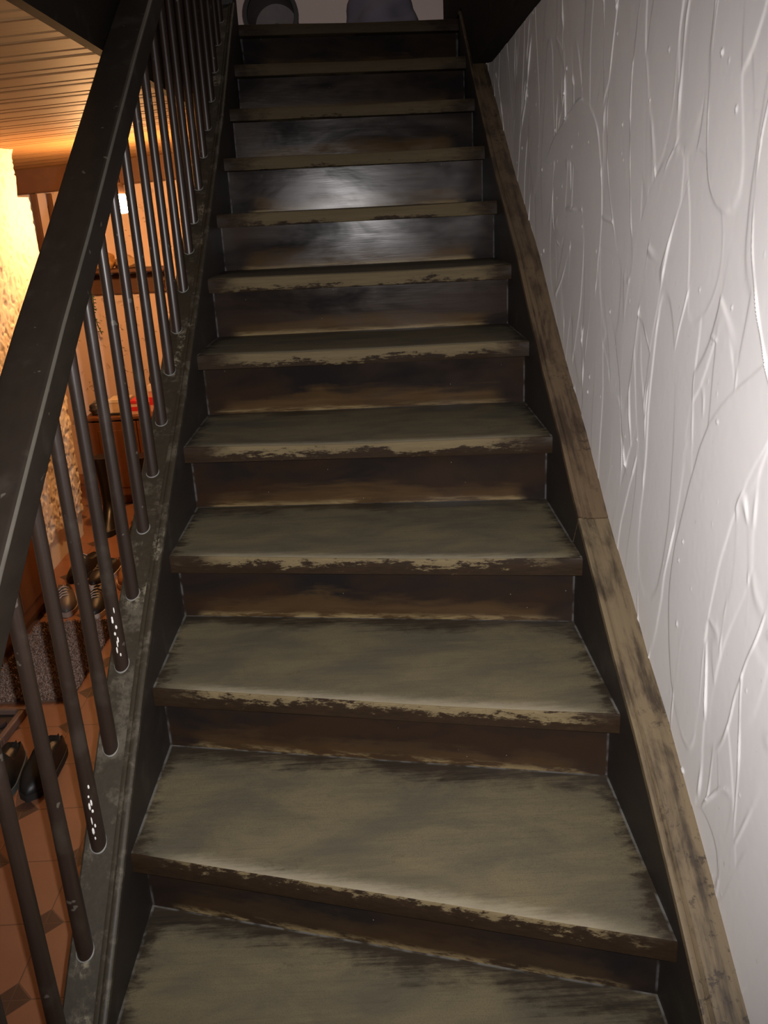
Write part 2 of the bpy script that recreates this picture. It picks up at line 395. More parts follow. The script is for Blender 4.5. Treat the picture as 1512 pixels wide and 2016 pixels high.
def back_mat():
    n = N('salmon_plaster'); oc = n.coord('Object'); nn = n.noise(oc, 5, 4)
    pit = n.step(n.noise(oc, 26, 3, .6), .62, .68)
    col = n.mix(nn, (.80, .58, .46), (.88, .66, .54))
    n.set(Base_Color=col, Roughness=.85, Specular_IOR_Level=.2); n.bump(n.add(n.mul(pit, -1.0), n.mul(nn, .5)), .8, .006); return n.m
mb = MB(); mb.box((-2.6, 4.40, FLOOR), (WALL_X, 4.55, 1.75)); structure(mb.build('wall_back', back_mat()))

CZ = lambda x: 1.592 + .055*(x+.13)
def pine():
    n = N('varnished_pine_planks'); oc = n.coord('Object', (2.2, 40, 40), 3.0); g = n.noise(oc, 1.0, 5, .6, .3)
    kn = n.step(n.vor(n.coord('Object', (1, 2.2, 1)), 4.5), .055, .03)
    col = n.mix(g, (.27, .145, .062), (.345, .20, .09)); col = n.mix(n.mul(kn, .6), col, (.20, .085, .03))
    n.set(Base_Color=col, Roughness=.62, Specular_IOR_Level=.2); n.bump(g, .15, .001); return n.m
mb = MB(); pitch = .20; y = .35; v = []; prof = []
while y < 4.40:
    for dy, dz in ((0, .008), (.007, .008), (.013, .001), (.022, 0), (.128, 0), (.134, .004), (.140, .0045), (.147, 0), (pitch-.010, 0), (pitch-.004, .004)):
        prof.append((min(y+dy, 4.40), dz))
    y += pitch
nP = len(prof)
xe = lambda yy: -.105 - .03*max(0, (yy-.6)/2.0)
V = []
for (yy, dz) in prof:
    for x in (-2.6, xe(yy)): V.append((x, yy, CZ(x)+dz))
for (yy, dz) in prof:
    for x in (-2.6, xe(yy)): V.append((x, yy, CZ(x)+.06))
F = [(2*i, 2*i+1, 2*i+3, 2*i+2) for i in range(nP-1)] + [(2*nP+2*i, 2*nP+2*i+2, 2*nP+2*i+3, 2*nP+2*i+1) for i in range(nP-1)]
F += [(2*i, 2*i+2, 2*nP+2*i+2, 2*nP+2*i) for i in range(nP-1)] + [(2*i+1, 2*nP+2*i+1, 2*nP+2*i+3, 2*i+3) for i in range(nP-1)]
ce = mesh_obj('ceiling', V, F, pine()); fix_normals(ce); structure(ce)

# dark board that closes the edge of the stairwell opening, and the floor slab above
mb = MB()
ys = np.linspace(.05, 2.86, 12)
for i in range(len(ys)-1):
    a, b = ys[i], ys[i+1]
    vs = []
    for yy in (a, b):
        x = xe(yy)
        vs += [(x-.022, yy, CZ(x)-.006), (x+.004, yy, CZ(x)-.006), (x+.004, yy, 2.02), (x-.022, yy, 2.02)]
    fs = [(0, 1, 5, 4), (1, 2, 6, 5), (2, 3, 7, 6), (3, 0, 4, 7)]
    if i == 0: fs.append((0, 3, 2, 1))
    if i == len(ys)-2: fs.append((4, 5, 6, 7))
    mb.add(vs, fs)
structure(mb.build('trim_1', M['darkbeam']), 'dark board edging the stairwell opening on the left')
wood_floor = plain('dark_floorboards', (.05, .03, .018), .5)
mb = MB(); mb.box((-2.6, .05, 1.70), (-.23, 4.55, 1.905)); mb.box((-.23, 2.93, 1.70), (WALL_X+.2, 4.55, 1.905)); structure(mb.build('floor_landing', wood_floor))
def up_mat():
    n = N('upstairs_plaster'); oc = n.coord('Object'); nn = n.noise(oc, 3, 3)
    n.set(Base_Color=n.mix(nn, (.62, .50, .46), (.74, .62, .58)), Roughness=.8, Specular_IOR_Level=.2); return n.m
mb = MB(); mb.box((-1.6, 3.75, 1.905), (1.4, 3.9, 3.6)); structure(mb.build('wall_landing', up_mat()))

# beam over the right wall; its lower edge is cut along the stringer
mb = MB(); mb.prism_x([(-.6, 1.745), (1.4, 1.700), (2.30, 1.688), (2.42, 1.70), (2.80, 1.953), (2.92, 1.953), (3.6, 1.953), (3.6, 2.9), (-.6, 2.9)], .884, WALL_X+.15)
structure(mb.build('trim_2', M['darkbeam']), 'dark beam over the white wall on the right')

# timber beam and two thin brown strips on the back wall
beam_wood = plain('reddish_old_beam', (.15, .062, .025), .6, 0, .3, 14)
mb = MB(); vs = []
for x in (-1.60, -.10):
    vs += [(x, 4.30, 1.385+.045*(x+1.58)), (x, 4.41, 1.385+.045*(x+1.58)), (x, 4.41, CZ(x)+.01), (x, 4.30, CZ(x)+.01)]
mb.add(vs, [(0, 1, 2, 3), (4, 7, 6, 5), (0, 4, 5, 1), (1, 5, 6, 2), (2, 6, 7, 3), (3, 7, 4, 0)])
structure(bevel(mb.build('trim_3', beam_wood), .008), 'reddish brown timber beam under the pine ceiling')
for k, (xa, xb, wd) in enumerate(((-1.515, -1.495, .032), (-1.42, -1.40, .024))):
    mb = MB(); mb.box((xa, 4.375, .55), (xa+wd, 4.402, 1.388)); structure(bevel(mb.build('trim_%d' % (4+k), beam_wood), .003), 'thin brown vertical batten on the back wall')

# ------------------------------------------------------------------ the staircase
stair = empty('staircase', (W/2, -.6, FLOOR))
tag(stair, 'worn dark wooden staircase with closed risers and a spindle banister beside the white wall', 'staircase')
bpy.context.view_layer.update()
inv = stair.matrix_world.inverted()
def under(o, parent=stair):
    o.parent = parent
    if parent is stair: o.matrix_parent_inverse = inv
    return o
def recentre(o):
    me = o.data; c = sum((v.co for v in me.vertices), Vector())/len(me.vertices); me.transform(Matrix.Translation(-c)); o.location = c
    return o

def make_tread(k):
    z = (k-1)*H; yl, yr = YL[k], YR[k]
    if k+1 < len(YL): bl, br = YL[k+1]+OV, YR[k+1]+OV
    else: bl, br = yl+.20, yr+.12
    NX = 28; x0, x1 = -.010, W+.010
    V, UV, F = [], [], []
    rng = random.Random(k)
    ph = rng.uniform(0, 6)
    for i in range(NX+1):
        t = i/NX; x = x0+(x1-x0)*t; yf = yl+(yr-yl)*t; yb = bl+(br-bl)*t + .018
        dip = .0030*math.sin(math.pi*t)**1.5 + .0006*math.sin(9*t+ph); yf2 = yf + .0015*math.sin(5*t+ph)
        u = x/W
        dp = yb-.018-yf
        prof = [(yb, z-TH, -2.0), (yf+.002, z-TH, -1.06), (yf2, z-TH+.002, -1.0), (yf2-.0005, z-.022, -.5), (yf2, z-.0036-dip, -.08), (yf2+.0012, z-.0011-dip, -.02), (yf2+.0036, z-dip, .012), (yf+.04, z-dip*.7, .04/dp), (yf+.12, z-dip*.25, .12/dp), (yb-.018, z, 1.0), (yb, z, 1.06)]
        for (yy, zz, vv) in prof: V.append((x, yy, zz)); UV.append((u, vv))
    n = 11
    for i in range(NX):
        for j in range(n):
            a, b = i*n+j, i*n+(j+1) % n
            F.append((a, b, b+n, a+n))
    F += [tuple(range(n)), tuple(range(NX*n, NX*n+n))[::-1]]
    # the seam of the profile would smear the UV of the underside only, which is hidden
    o = mesh_obj('tread', V, F, M['tread'], None, False, UV); o.pass_index = k; fix_normals(o); autosmooth(o, 32); recentre(o); under(o); return o
for k in range(0, 13): make_tread(k)

def make_riser(k):          # below tread k, standing on tread k-1
    z1 = (k-1)*H - TH; z0 = z1 - (H-TH); yl, yr = YL[k]+OV, YR[k]+OV
    V, UV, F = [], [], []
    NX = 16; x0, x1 = -.008, W+.008
    for i in range(NX+1):
        t = i/NX; x = x0+(x1-x0)*t; y = yl+(yr-yl)*t
        for (yy, zz, vv) in ((y, z0-.01, -.07), (y, z0+.03, .22), (y, z0+.08, .6), (y, z1+.002, 1.0), (y+.017, z1+.002, 1.0), (y+.017, z0-.01, 0)):
            V.append((x, yy, zz)); UV.append((x/W, vv))
    n = 6
    for i in range(NX):
        for j in range(n): a, b = i*n+j, i*n+(j+1) % n; F.append((a, b, b+n, a+n))
    F += [tuple(range(n)), tuple(range(NX*n, NX*n+n))[::-1]]
    o = mesh_obj('riser', V, F, M['riser'], None, False, UV); o.pass_index = k; fix_normals(o); recentre(o); under(o); return o
for k in range(0, 13): make_riser(k)

def strip(P, ya, yb, step=.05):
    ys = [ya] + [y for y, _ in P if ya < y < yb] + [yb]
    out = []
    for a, b in zip(ys[:-1], ys[1:]):
        m = max(1, int((b-a)/step)); out += [a+(b-a)*i/m for i in range(m)]
    out.append(yb); return [(y, interp(P, y)) for y in out]
def sweep(name, path, sec, mat, parent=None, smooth=40, vertical=False):
    """sec: list of (x, up) closed; up is perpendicular to the path (or vertical)"""
    V, F, UV = [], [], []; n = len(sec); s = 0
    for i, (y, z) in enumerate(path):
        if i: s += math.hypot(y-path[i-1][0], z-path[i-1][1])
        a, b = path[max(0, i-1)], path[min(len(path)-1, i+1)]; d = math.hypot(b[0]-a[0], b[1]-a[1]); ty, tz = (b[0]-a[0])/d, (b[1]-a[1])/d
        for (x, h) in sec:
            if vertical: V.append((x, y, z+h))
            else: V.append((x, y-tz*h, z+ty*h))
            UV.append((s, x if abs(h) < .02 else x+h))
    for i in range(len(path)-1):
        for j in range(n): a, b = i*n+j, i*n+(j+1) % n; F.append((a, b, b+n, a+n))
    F += [tuple(range(n)), tuple(range((len(path)-1)*n, len(path)*n))[::-1]]
    o = mesh_obj(name, V, F, mat, None, False, UV); fix_normals(o); autosmooth(o, smooth)
    if parent: under(o, parent)
    return o

# left stringer: plank, beaded edge
path = strip(LP, -.60, 2.70)
sec = [(-.075, -.26), (-.001, -.26), (0, -.004), (-.004, 0), (-.071, 0), (-.075, -.004)]
o = sweep('stringer', path, sec, M['board_l'], stair); o.data.materials.append(M['inner'])
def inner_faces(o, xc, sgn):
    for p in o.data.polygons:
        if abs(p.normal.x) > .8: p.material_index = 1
inner_faces(o, 0, 1); o['label'] = 'scuffed dark stringer carrying the spindles'
bead = [(-.021, -.002), (-.021, .002), (-.018, .0035), (-.013, .0035), (-.0115, .0005), (-.010, .0045), (-.006, .006), (-.001, .0055), (.0015, .003), (.0015, -.006), (-.003, -.006)]
b = sweep('edge_bead', path, bead, M['board_l'], None); b.parent = o
# right stringer in two lengths that meet at an open joint
for ya, yb in ((-1.02, .576), (.579, 2.84)):
    path = strip(RP, ya, yb)
    o = sweep('stringer', path, [(W, -.26), (W, -.004), (W+.004, 0), (WALL_X, 0), (WALL_X, -.26)], M['board_r'] if ya < 0 else M['board_up'], stair); o.data.materials.append(M['inner']); inner_faces(o, W, -1)
    o['label'] = 'light brown worn stringer board along the white wall' if ya < 0 else 'darker upper length of the wall stringer'
    bd = [(W+.017, -.002), (W+.017, .0015), (W+.013, .003), (W+.0105, .0005), (W+.009, .0035), (W+.004, .0055), (W-.001, .005), (W-.0015, .002), (W-.0015, -.006), (W+.003, -.006)]
    b = sweep('edge_bead', path, bd, M['board_r'] if ya < 0 else M['board_up'], None); b.parent = o

# handrail
RT = [(-.62, .44), (-.30, .675), (-.097, .822), (.060, .932), (.27, 1.078), (.48, 1.215), (.73, 1.386), (1.0, 1.568), (1.25, 1.730), (2.0, 2.235), (2.72, 2.72)]
path = strip(RT, -.60, 2.70)
def rr(x0, x1, z0, z1, r, n=4):
    pts = []
    for cx, cz, a0 in ((x1-r, z1-r, 0), (x0+r, z1-r, 90), (x0+r, z0+r, 180), (x1-r, z0+r, 270)):
        for i in range(n+1):
            a = math.radians(a0+90*i/n); pts.append((cx+r*math.cos(a), cz+r*math.sin(a)))
    return pts
rail = sweep('handrail', path, rr(-.087, -.010, -.066, 0.0, .007), M['rail'], stair, 60)
pb = [(y, z) for y, z in path]
bead = [(-.0125, -.009), (-.0085, -.0075), (-.0080, -.0050), (-.0095, -.003), (-.0125, -.002)]
M['beadlight'] = mat_dark('rubbed_rail_edge', (.05, .044, .034), (.11, .10, .08), .5, (30, 6, 30), False)
b = sweep('edge_bead', path, bead, M['beadlight'], None, 60); b.parent = rail

# balusters
BX = -.048
BY = [-.42, -.280, -.143, -.006, .124, .256, .386, .518, .659, .796, .937, 1.088, 1.222, 1.366, 1.507, 1.628, 1.771, 1.919, 2.055, 2.195, 2.335, 2.475, 2.60]
for i, y in enumerate(BY):
    z0 = interp(LP, y); z1 = interp(RT, y) - .075
    mb = MB(); r = .0136
    hgt = z1+.02-(z0-.03)
    mb.lathe([(r*.98, 0), (r, .04), (r*.97, .14), (r*.88, .27), (r*.82, .42), (r*.80, .6), (r*.80, hgt)], (0, 0, 0), 20)
    o = mb.build('baluster', M['bal'], None); autosmooth(o, 40); o.location = (BX, y, z0-.03); under(o)
    # pale ring of old polish around its foot, lying on the slope of the stringer
    sl = (interp(LP, y+.03)-interp(LP, y-.03))/.06
    mb = MB(); n = 28; vs = []; fs = []
    for k in range(n):
        a = 2*math.pi*k/n
        for rad, h in ((r*1.0, .0016), (r*1.09+.0006*math.sin(3*a+i), .0008), (r*1.09, -.002), (r, -.002)):
            vs.append((rad*math.cos(a), rad*math.sin(a), .03 + sl*rad*math.sin(a)+h))
    for k in range(n):
        for j in range(4): fs.append((k*4+j, k*4+(j+1) % 4, ((k+1) % n)*4+(j+1) % 4, ((k+1) % n)*4+j))
    mb.add(vs, fs); q = mb.build('foot_ring', M['ring'], None); q.parent = o
    if i in (4, 6):      # white paint spatter on two spindles
        mb = MB(); rg = random.Random(i)
        M.setdefault('paint', plain('white_paint_spots', (.75, .73, .68), .5))
        for k in range(9):
            a = math.radians(-75+rg.uniform(-14, 14)); zz = .055+k*.012+rg.uniform(-.005, .005); ww = rg.uniform(.0008, .0022); hh = rg.uniform(.002, .008)
            mb.lathe([(ww*.3, -hh), (ww, -hh*.5), (ww, hh*.5), (ww*.3, hh)], (r*1.0*math.cos(a), r*1.0*math.sin(a), zz), 8)
        q = mb.build('paint_spatter', M['paint'], None); q.parent = o; q['label'] = 'white paint spatter'
for y, z0, z1 in ((-.615, FLOOR, .62), (2.745, 1.80, 2.95)):
    mb = MB(); mb.box((-.09, y-.045, z0), (0-.002, y+.045, z1)); o = bevel(mb.build('newel_post', M['rail'], None), .008, 3); under(o)

# ------------------------------------------------------------------ lower room: bulb
def lightbulb():
    root = empty('hanging_bulb', (-.648, 3.12, 1.281)); tag(root, 'bare glowing light bulb hanging from the pine ceiling', 'light bulb')
    mb = MB(); mb.lathe([(.004, -.030), (.016, -.027), (.026, -.016), (.030, 0), (.028, .014), (.020, .030), (.0145, .042), (.0135, .048)], (0, 0, 0), 24)
    mb.v = [(x*1.25, y*1.25, z*1.1) for x, y, z in mb.v]
    m = bpy.data.materials.new('glowing_bulb_glass'); m.use_nodes = True; t = m.node_tree; t.nodes.clear()
    e = t.nodes.new('ShaderNodeEmission'); o_ = t.nodes.new('ShaderNodeOutputMaterial'); t.links.new(e.outputs[0], o_.inputs[0])
    e.inputs[0].default_value = (1.0, .53, .215, 1); e.inputs[1].default_value = BULB_STRENGTH
    autosmooth(mb.build('glass_bulb', m, root), 60)
    mb = MB(); mb.lathe([(.0168, .046), (.0175, .052), (.0185, .060), (.0185, .085), (.010, .095), (.004, .10)], (0, 0, 0), 20)
    autosmooth(mb.build('lamp_socket', plain('brown_bakelite', (.04, .02, .012), .4), root), 40)
    top = CZ(-.648)-1.281
    mb = MB(); mb.tube([(0, 0, .095), (0, 0, top)], .003, 8); mb.build('lamp_cord', plain('brown_cord', (.03, .02, .015), .7), root)
    mb = MB(); mb.lathe([(.040, top-.028), (.045, top-.018), (.045, top-.002), (.03, top)], (0, 0, 0), 24); autosmooth(mb.build('ceiling_rose', plain('cream_rose', (.55, .45, .33), .5), root), 40)
lightbulb()

# ------------------------------------------------------------------ cabinets
cab_wood = mat_dark('varnished_brown_cabinet', (.125, .042, .012), (.18, .066, .02), .45, (30, 30, 3), False)
def cabinet(name, x0, x1, y0, y1, z1, front, label, doors=2):
    """front: '-y' or '+x'"""
    root = empty(name, ((x0+x1)/2, (y0+y1)/2, FLOOR)); cx, cy = (x0+x1)/2, (y0+y1)/2
    h = z1-FLOOR; dx, dy = (x1-x0)/2, (y1-y0)/2
    mb = MB(); mb.box((-dx+.012, -dy+.012, .05), (dx-.012, dy, h-.022)); mb.box((-dx+.03, -dy+.035, 0), (dx-.03, dy-.02, .05)); bevel(mb.build('body', cab_wood, root), .003)
    mb = MB(); mb.box((-dx, -dy-.012, h-.022), (dx, dy, h)); bevel(mb.build('cabinet_top', cab_wood, root), .006, 3)
    for i in range(doors):
        if front == '-y':
            a = -dx+.018+(2*dx-.036)/doors*i; b = a+(2*dx-.036)/doors-.004; mb = MB(); mb.box((a, -dy-.006, .06), (b, -dy+.012, h-.03)); mb.box((a+.05, -dy-.010, .11), (b-.05, -dy-.004, h-.08))
            kn = ((b-.03) if i % 2 == 0 else (a+.03), -dy-.016, h*.62)
        else:
            a = -dy+.018+(2*dy-.036)/doors*i; b = a+(2*dy-.036)/doors-.004; mb = MB(); mb.box((dx-.012, a, .06), (dx+.006, b, h-.03)); mb.box((dx+.004, a+.05, .11), (dx+.010, b-.05, h-.08))
            kn = (dx+.016, (b-.03) if i % 2 == 0 else (a+.03), h*.62)
        d = bevel(mb.build('door', cab_wood, root), .003)
        mb = MB(); mb.lathe([(.004, -.011), (.010, -.007), (.0115, 0), (.008, .008), (.003, .0105)], kn, 14); autosmooth(mb.build('knob', plain('cream_china_knob', (.8, .72, .6), .25), d), 50)
    return tag(root, label, 'cabinet')
cabinet('shoe_cabinet', -1.185, -.60, 3.70, 4.05, .178, '-y', 'brown varnished low cabinet behind the spindles with packages on top', 2)
cabinet('low_cupboard', -1.078, -.985, 1.55, 2.43, .33, '+x', 'orange brown wooden cupboard against the rough plaster wall near the rug', 2)

# things on the cabinet
CT = .178
def sack(name, c, sz, mat, label, cat, seed, tie=False):
    rg = random.Random(seed); bm = bmesh.new(); bmesh.ops.create_icosphere(bm, subdivisions=4, radius=1)
    for v in bm.verts:
        p = v.co.copy(); k = 1+.09*math.sin(4*p.x+seed)+.07*math.sin(5*p.y+3*p.z+seed)+.05*math.sin(9*p.z-4*p.x)
        z = p.z*k
        v.co = Vector((p.x*k*sz[0], p.y*k*sz[1], (max(z, -.72)+.72)*sz[2]/1.75))
    me = bpy.data.meshes.new(name); bm.to_mesh(me); bm.free(); me.materials.append(mat)
    me.polygons.foreach_set('use_smooth', [True]*len(me.polygons))
    o = bpy.data.objects.new(name, me); C.objects.link(o); o.location = c; return tag(o, label, cat)
sack('plastic_bag', (-1.115, 3.80, CT), (.062, .07, .075), plain('dark_grey_plastic', (.06, .06, .075), .3, 0, .5, 40, .6), 'small dark grey plastic bag at the left end of the cabinet top', 'bag', 3)
def carton(name, a, b, col, label, lidcol, band=None):
    root = empty(name, ((a[0]+b[0])/2, (a[1]+b[1])/2, a[2])); dx, dy, h = (b[0]-a[0])/2, (b[1]-a[1])/2, b[2]-a[2]
    mb = MB(); mb.box((-dx, -dy, 0), (dx, dy, h*.78)); bevel(mb.build('box_body', plain(name+'_card', col, .6, 0, .1), root), .002)
    mb = MB(); mb.box((-dx-.002, -dy-.002, h*.76), (dx+.002, dy+.002, h)); bevel(mb.build('box_lid', plain(name+'_lid', lidcol, .5, 0, .1), root), .002)
    if band:
        mb = MB(); mb.box((-dx-.001, -dy-.001, h*.25), (dx+.001, dy+.001, h*.55)); mb.build('printed_band', plain(name+'_band', band, .5, 0, .3), root)
    return tag(root, label, 'box')
mb = MB(); mb.box((-1.05, 3.72, CT), (-.93, 3.86, CT+.012)); tag(bevel(mb.build('black_notebook', plain('black_cover', (.012, .011, .011), .5)), .002), 'flat black notebook under the beige box on the cabinet', 'notebook')
carton('beige_box', (-1.045, 3.73, CT+.012), (-.935, 3.85, CT+.088), (.62, .45, .27), 'beige box with a pale lid on a black notebook', (.72, .58, .40))
carton('red_white_carton', (-.918, 3.72, CT), (-.845, 3.83, CT+.080), (.70, .40, .30), 'red and white carton in the middle of the cabinet top', (.60, .03, .03), (.62, .02, .02))
carton('red_package', (-.825, 3.78, CT), (-.755, 3.90, CT+.150), (.62, .30, .24), 'taller red package on the right of the red and white carton', (.75, .60, .50), (.62, .02, .02))
mb = MB(); mb.lathe([(.028, 0), (.034, .005), (.036, .03), (.030, .05), (.012, .058), (.004, .06)], (-.79, 3.84, CT+.15), 24)
tag(autosmooth(mb.build('felt_beret', plain('black_felt', (.010, .009, .009), .8))), 'small black felt beret lying on the tall red package', 'hat')

# coat rack on the back wall
def coat_rack():
    root = empty('coat_rack', (-1.05, 4.40, .79)); tag(root, 'brown coat rack board with brass hooks on the back wall', 'coat rack')
    m = mat_dark('rack_wood', (.09, .035, .016), (.14, .06, .028), .5, (3, 30, 30), False)
    mb = MB(); mb.box((-.27, -.025, .0), (.32, -.002, .115)); bevel(mb.build('board', m, root), .006, 2)
    mb = MB(); mb.box((-.27, -.17, .135), (.32, -.002, .155)); bevel(mb.build('shelf', m, root), .004, 2)
    br = plain('worn_brass', (.55, .42, .25), .3, .9)
    for x in (-.22, -.10, .02, .14, .26):
        mb = MB(); mb.tube([(x, -.024, .07), (x, -.05, .066), (x, -.065, .055), (x, -.07, .035), (x, -.055, .018), (x, -.04, .012)], .0045, 8)
        mb.lathe([(.003, -.008), (.008, -.004), (.009, 0), (.006, .007), (.002, .009)], (x, -.066, .078), 10); mb.tube([(x, -.03, .07), (x, -.066, .076)], .004, 8)
        autosmooth(mb.build('hook', br, root), 60)
coat_rack()
sack('ochre_knit_hat', (-1.135, 4.31, .946), (.075, .07, .10), plain('ochre_wool', (.50, .26, .07), .9, 0, .3, 60, .8), 'ochre knitted hat on the left end of the rack shelf', 'hat', 5)
sack('beige_knit_hat', (-.985, 4.31, .946), (.07, .07, .075), plain('beige_wool', (.52, .34, .18), .9, 0, .3, 60, .8), 'beige knitted hat on the rack shelf right of the ochre hat', 'hat', 8)
# green garland hanging from a hook, and a dark lead
def garland():
    root = empty('green_garland', (-1.245, 4.33, .83)); tag(root, 'thin green leafy garland hanging from the left hook of the rack', 'garland')
    rg = random.Random(4); pts = []
    for i in range(15):
        t = i/14; pts.append(Vector((.012*math.sin(7*t)+.035*t, .012*math.cos(9*t), -.27*t)))
    mb = MB(); mb.tube(pts, .0035, 6); mb.build('stem', plain('stem_green', (.05, .08, .02), .7), root)
    for k in range(26):
        p = pts[1+k % 13]; a = rg.uniform(0, 6.28); d = Vector((math.cos(a), math.sin(a), rg.uniform(-.9, .1))).normalized(); s = Vector((-d.y, d.x, 0)).normalized(); L = rg.uniform(.018, .03)
        mb = MB(); mb.add([p, p+d*L*.5+s*L*.28+Vector((0, 0, .003)), p+d*L, p+d*L*.5-s*L*.28+Vector((0, 0, .003)), p+d*L*.5+Vector((0, 0, -.003))], [(0, 1, 4), (1, 2, 4), (2, 3, 4), (3, 0, 4), (0, 3, 2, 1)])
        mb.build('leaf', M.setdefault('leaf', plain('leaf_green', (.06, .11, .025), .6)), root)
garland()
mb = MB(); mb.tube([(-1.155, 4.352, .80), (-1.14, 4.34, .74), (-1.115, 4.335, .68), (-1.098, 4.335, .62), (-1.10, 4.335, .57), (-1.125, 4.335, .53), (-1.15, 4.335, .52)], .004, 8)
tag(autosmooth(mb.build('dark_lead', plain('dark_leather', (.03, .012, .008), .5)), 60), 'dark curved lead hanging from the coat rack', 'lead')

# ------------------------------------------------------------------ rug
def rug():
    root = empty('shag_rug', (-.808, 1.845, FLOOR)); tag(root, 'shaggy greyish brown rug on the terracotta tiles behind the spindles', 'rug')
    x0, x1, y0, y1 = -.162, .162, -.305, .292
    mb = MB(); mb.box((x0, y0, .0005), (x1, y1, .008)); mb.build('backing', plain('rug_backing', (.16, .10, .075), .95), root)
    rg = np.random.default_rng(2); n = 17000
    px = rg.uniform(x0, x1, n); py = rg.uniform(y0, y1, n); L = rg.uniform(.012, .026, n); a = rg.uniform(0, 2*np.pi, n); ln = rg.uniform(.1, .8, n); b = rg.uniform(0, np.pi, n); wd = .0026
    V = np.empty((n, 4, 3), np.float32); base = np.stack([px, py, np.full(n, .006)], -1)
    sd = np.stack([np.cos(b), np.sin(b), np.zeros(n)], -1)*wd
    mid = base + np.stack([np.cos(a)*L*ln*.35, np.sin(a)*L*ln*.35, L*.6], -1); tip = base + np.stack([np.cos(a)*L*ln, np.sin(a)*L*ln, L], -1)
    V[:, 0] = base-sd; V[:, 1] = base+sd; V[:, 2] = mid+sd; V[:, 3] = tip
    me = bpy.data.meshes.new('pile'); me.vertices.add(n*4); me.vertices.foreach_set('co', V.ravel())
    me.loops.add(n*4); me.loops.foreach_set('vertex_index', np.arange(n*4, dtype=np.int32)); me.polygons.add(n); me.polygons.foreach_set('loop_start', np.arange(0, n*4, 4, dtype=np.int32)); me.update(calc_edges=True)
    nn = N('shag_pile'); oc = nn.coord('Object'); c = nn.noise(oc, 170, 2, .5); nn.set(Base_Color=nn.mix(nn.step(c, .38, .62), (.12, .075, .058), (.46, .35, .29)), Roughness=.9, Specular_IOR_Level=.1)
    me.materials.append(nn.m); o = bpy.data.objects.new('pile', me); C.objects.link(o); o.parent = root; o['kind'] = 'stuff'
rug()

# ------------------------------------------------------------------ shoes
def shoe(loc, rz, col, solecol, label, group=None, L=.27, high=.09, laces=True, z=None):
    root = empty('shoe', (loc[0], loc[1], FLOOR if z is None else z), rz); tag(root, label, 'shoe', group)
    def outline(t):        # half width along the length, t from heel 0 to toe 1
        return .030 + .012*math.sin(math.pi*min(1, t*1.05))**1 + .007*math.exp(-((t-.72)/.16)**2)
    n = 16; K = 12; V = []; F = []
    for i in range(n+1):
        t = i/n; y = (t-.5)*L; e = math.sqrt(max(0, 1-abs(2*t-1)**7)); wd = outline(t)*e+.002
        V += [(-wd, y, 0), (wd, y, 0), (wd*1.03, y, .022), (-wd*1.03, y, .022)]
    for i in range(n):
        for j in range(4): a, b = i*4+j, i*4+(j+1) % 4; F.append((a, b, b+4, a+4))
    F += [(0, 1, 2, 3), tuple(range(n*4, n*4+4))[::-1]]
    mb = MB(); mb.add(V, F); autosmooth(mb.build('sole', plain('sole_%s' % solecol[0], solecol, .7), root), 40)
    V = []; F = []
    for i in range(n+1):
        t = i/n; y = (t-.5)*L*.985; e = math.sqrt(max(0, 1-abs(2*t-1)**7)); wd = outline(t)*e*.97+.0015
        top = high*(1-.12*math.sin(math.pi*t/.5)) if t < .5 else high*(1-.0*t) - (high-.045)*((t-.5)/.5)**.8
        top = top*(.55+.45*e); op = t < .47 and t > .06
        for k in range(K+1):
            a = math.pi*k/K
            x = wd*math.cos(a)*(1-.28*math.sin(a)*(1 if t < .6 else .3)); zz = .020 + (top-.020)*math.sin(a)**.75
            if op and 3 <= k <= K-3: zz = .020 + (top-.02)*(.25+.1*abs(k-K/2)/3)
            V.append((x, y, zz))
    for i in range(n):
        for k in range(K): a = i*(K+1)+k; F.append((a, a+1, a+K+2, a+K+1))
    F += [tuple(range(K+1)), tuple(range(n*(K+1), n*(K+1)+K+1))[::-1]]
    mb = MB(); mb.add(V, F); autosmooth(mb.build('upper', plain('upper_%s' % col[0], col, .45), root), 55)
    if laces:
        for q in range(4):
            t = .52+.06*q; y = (t-.5)*L; zt = high-(high-.045)*((t-.5)/.5)**.8+.002
            mb = MB(); mb.tube([(-.020, y-.006, zt-.008), (-.008, y, zt+.001), (.008, y+.002, zt+.001), (.020, y+.006, zt-.008)], .0022, 6); mb.build('lace', M.setdefault('lace', plain('pale_lace', (.5, .45, .4), .7)), root)
    return root
BK = (.014, .012, .012); WS = (.62, .56, .50); DS = (.02, .018, .017); GR = (.10, .085, .08)
shoe((-.925, 2.34), math.radians(200), GR, (.35, .28, .24), 'grey lace-up shoe at the left of the shoes behind the rug')
shoe((-.775, 2.31), math.radians(188), (.013, .013, .014), (.5, .46, .42), 'black lace-up shoe with pale sole beside the grey shoe')
shoe((-.835, 2.62), math.radians(170), (.016, .013, .016), WS, 'black trainer with white sole in the second row of shoes')
shoe((-.950, 2.70), math.radians(165), BK, DS, 'all black shoe by the rough wall in the second row', high=.10)
shoe((-.715, 2.60), math.radians(185), (.30, .14, .06), (.55, .45, .36), 'tan brown shoe in the second row, right of the black trainer')
shoe((-.592, 1.125), math.radians(178), (.010, .010, .010), DS, 'black shoe with dark sole nearer the slipper tray', high=.10, laces=False)
shoe((-.700, 1.10), math.radians(185), (.012, .012, .011), (.10, .11, .10), 'black shoe touching the slipper tray, left of its pair', high=.10, laces=False)

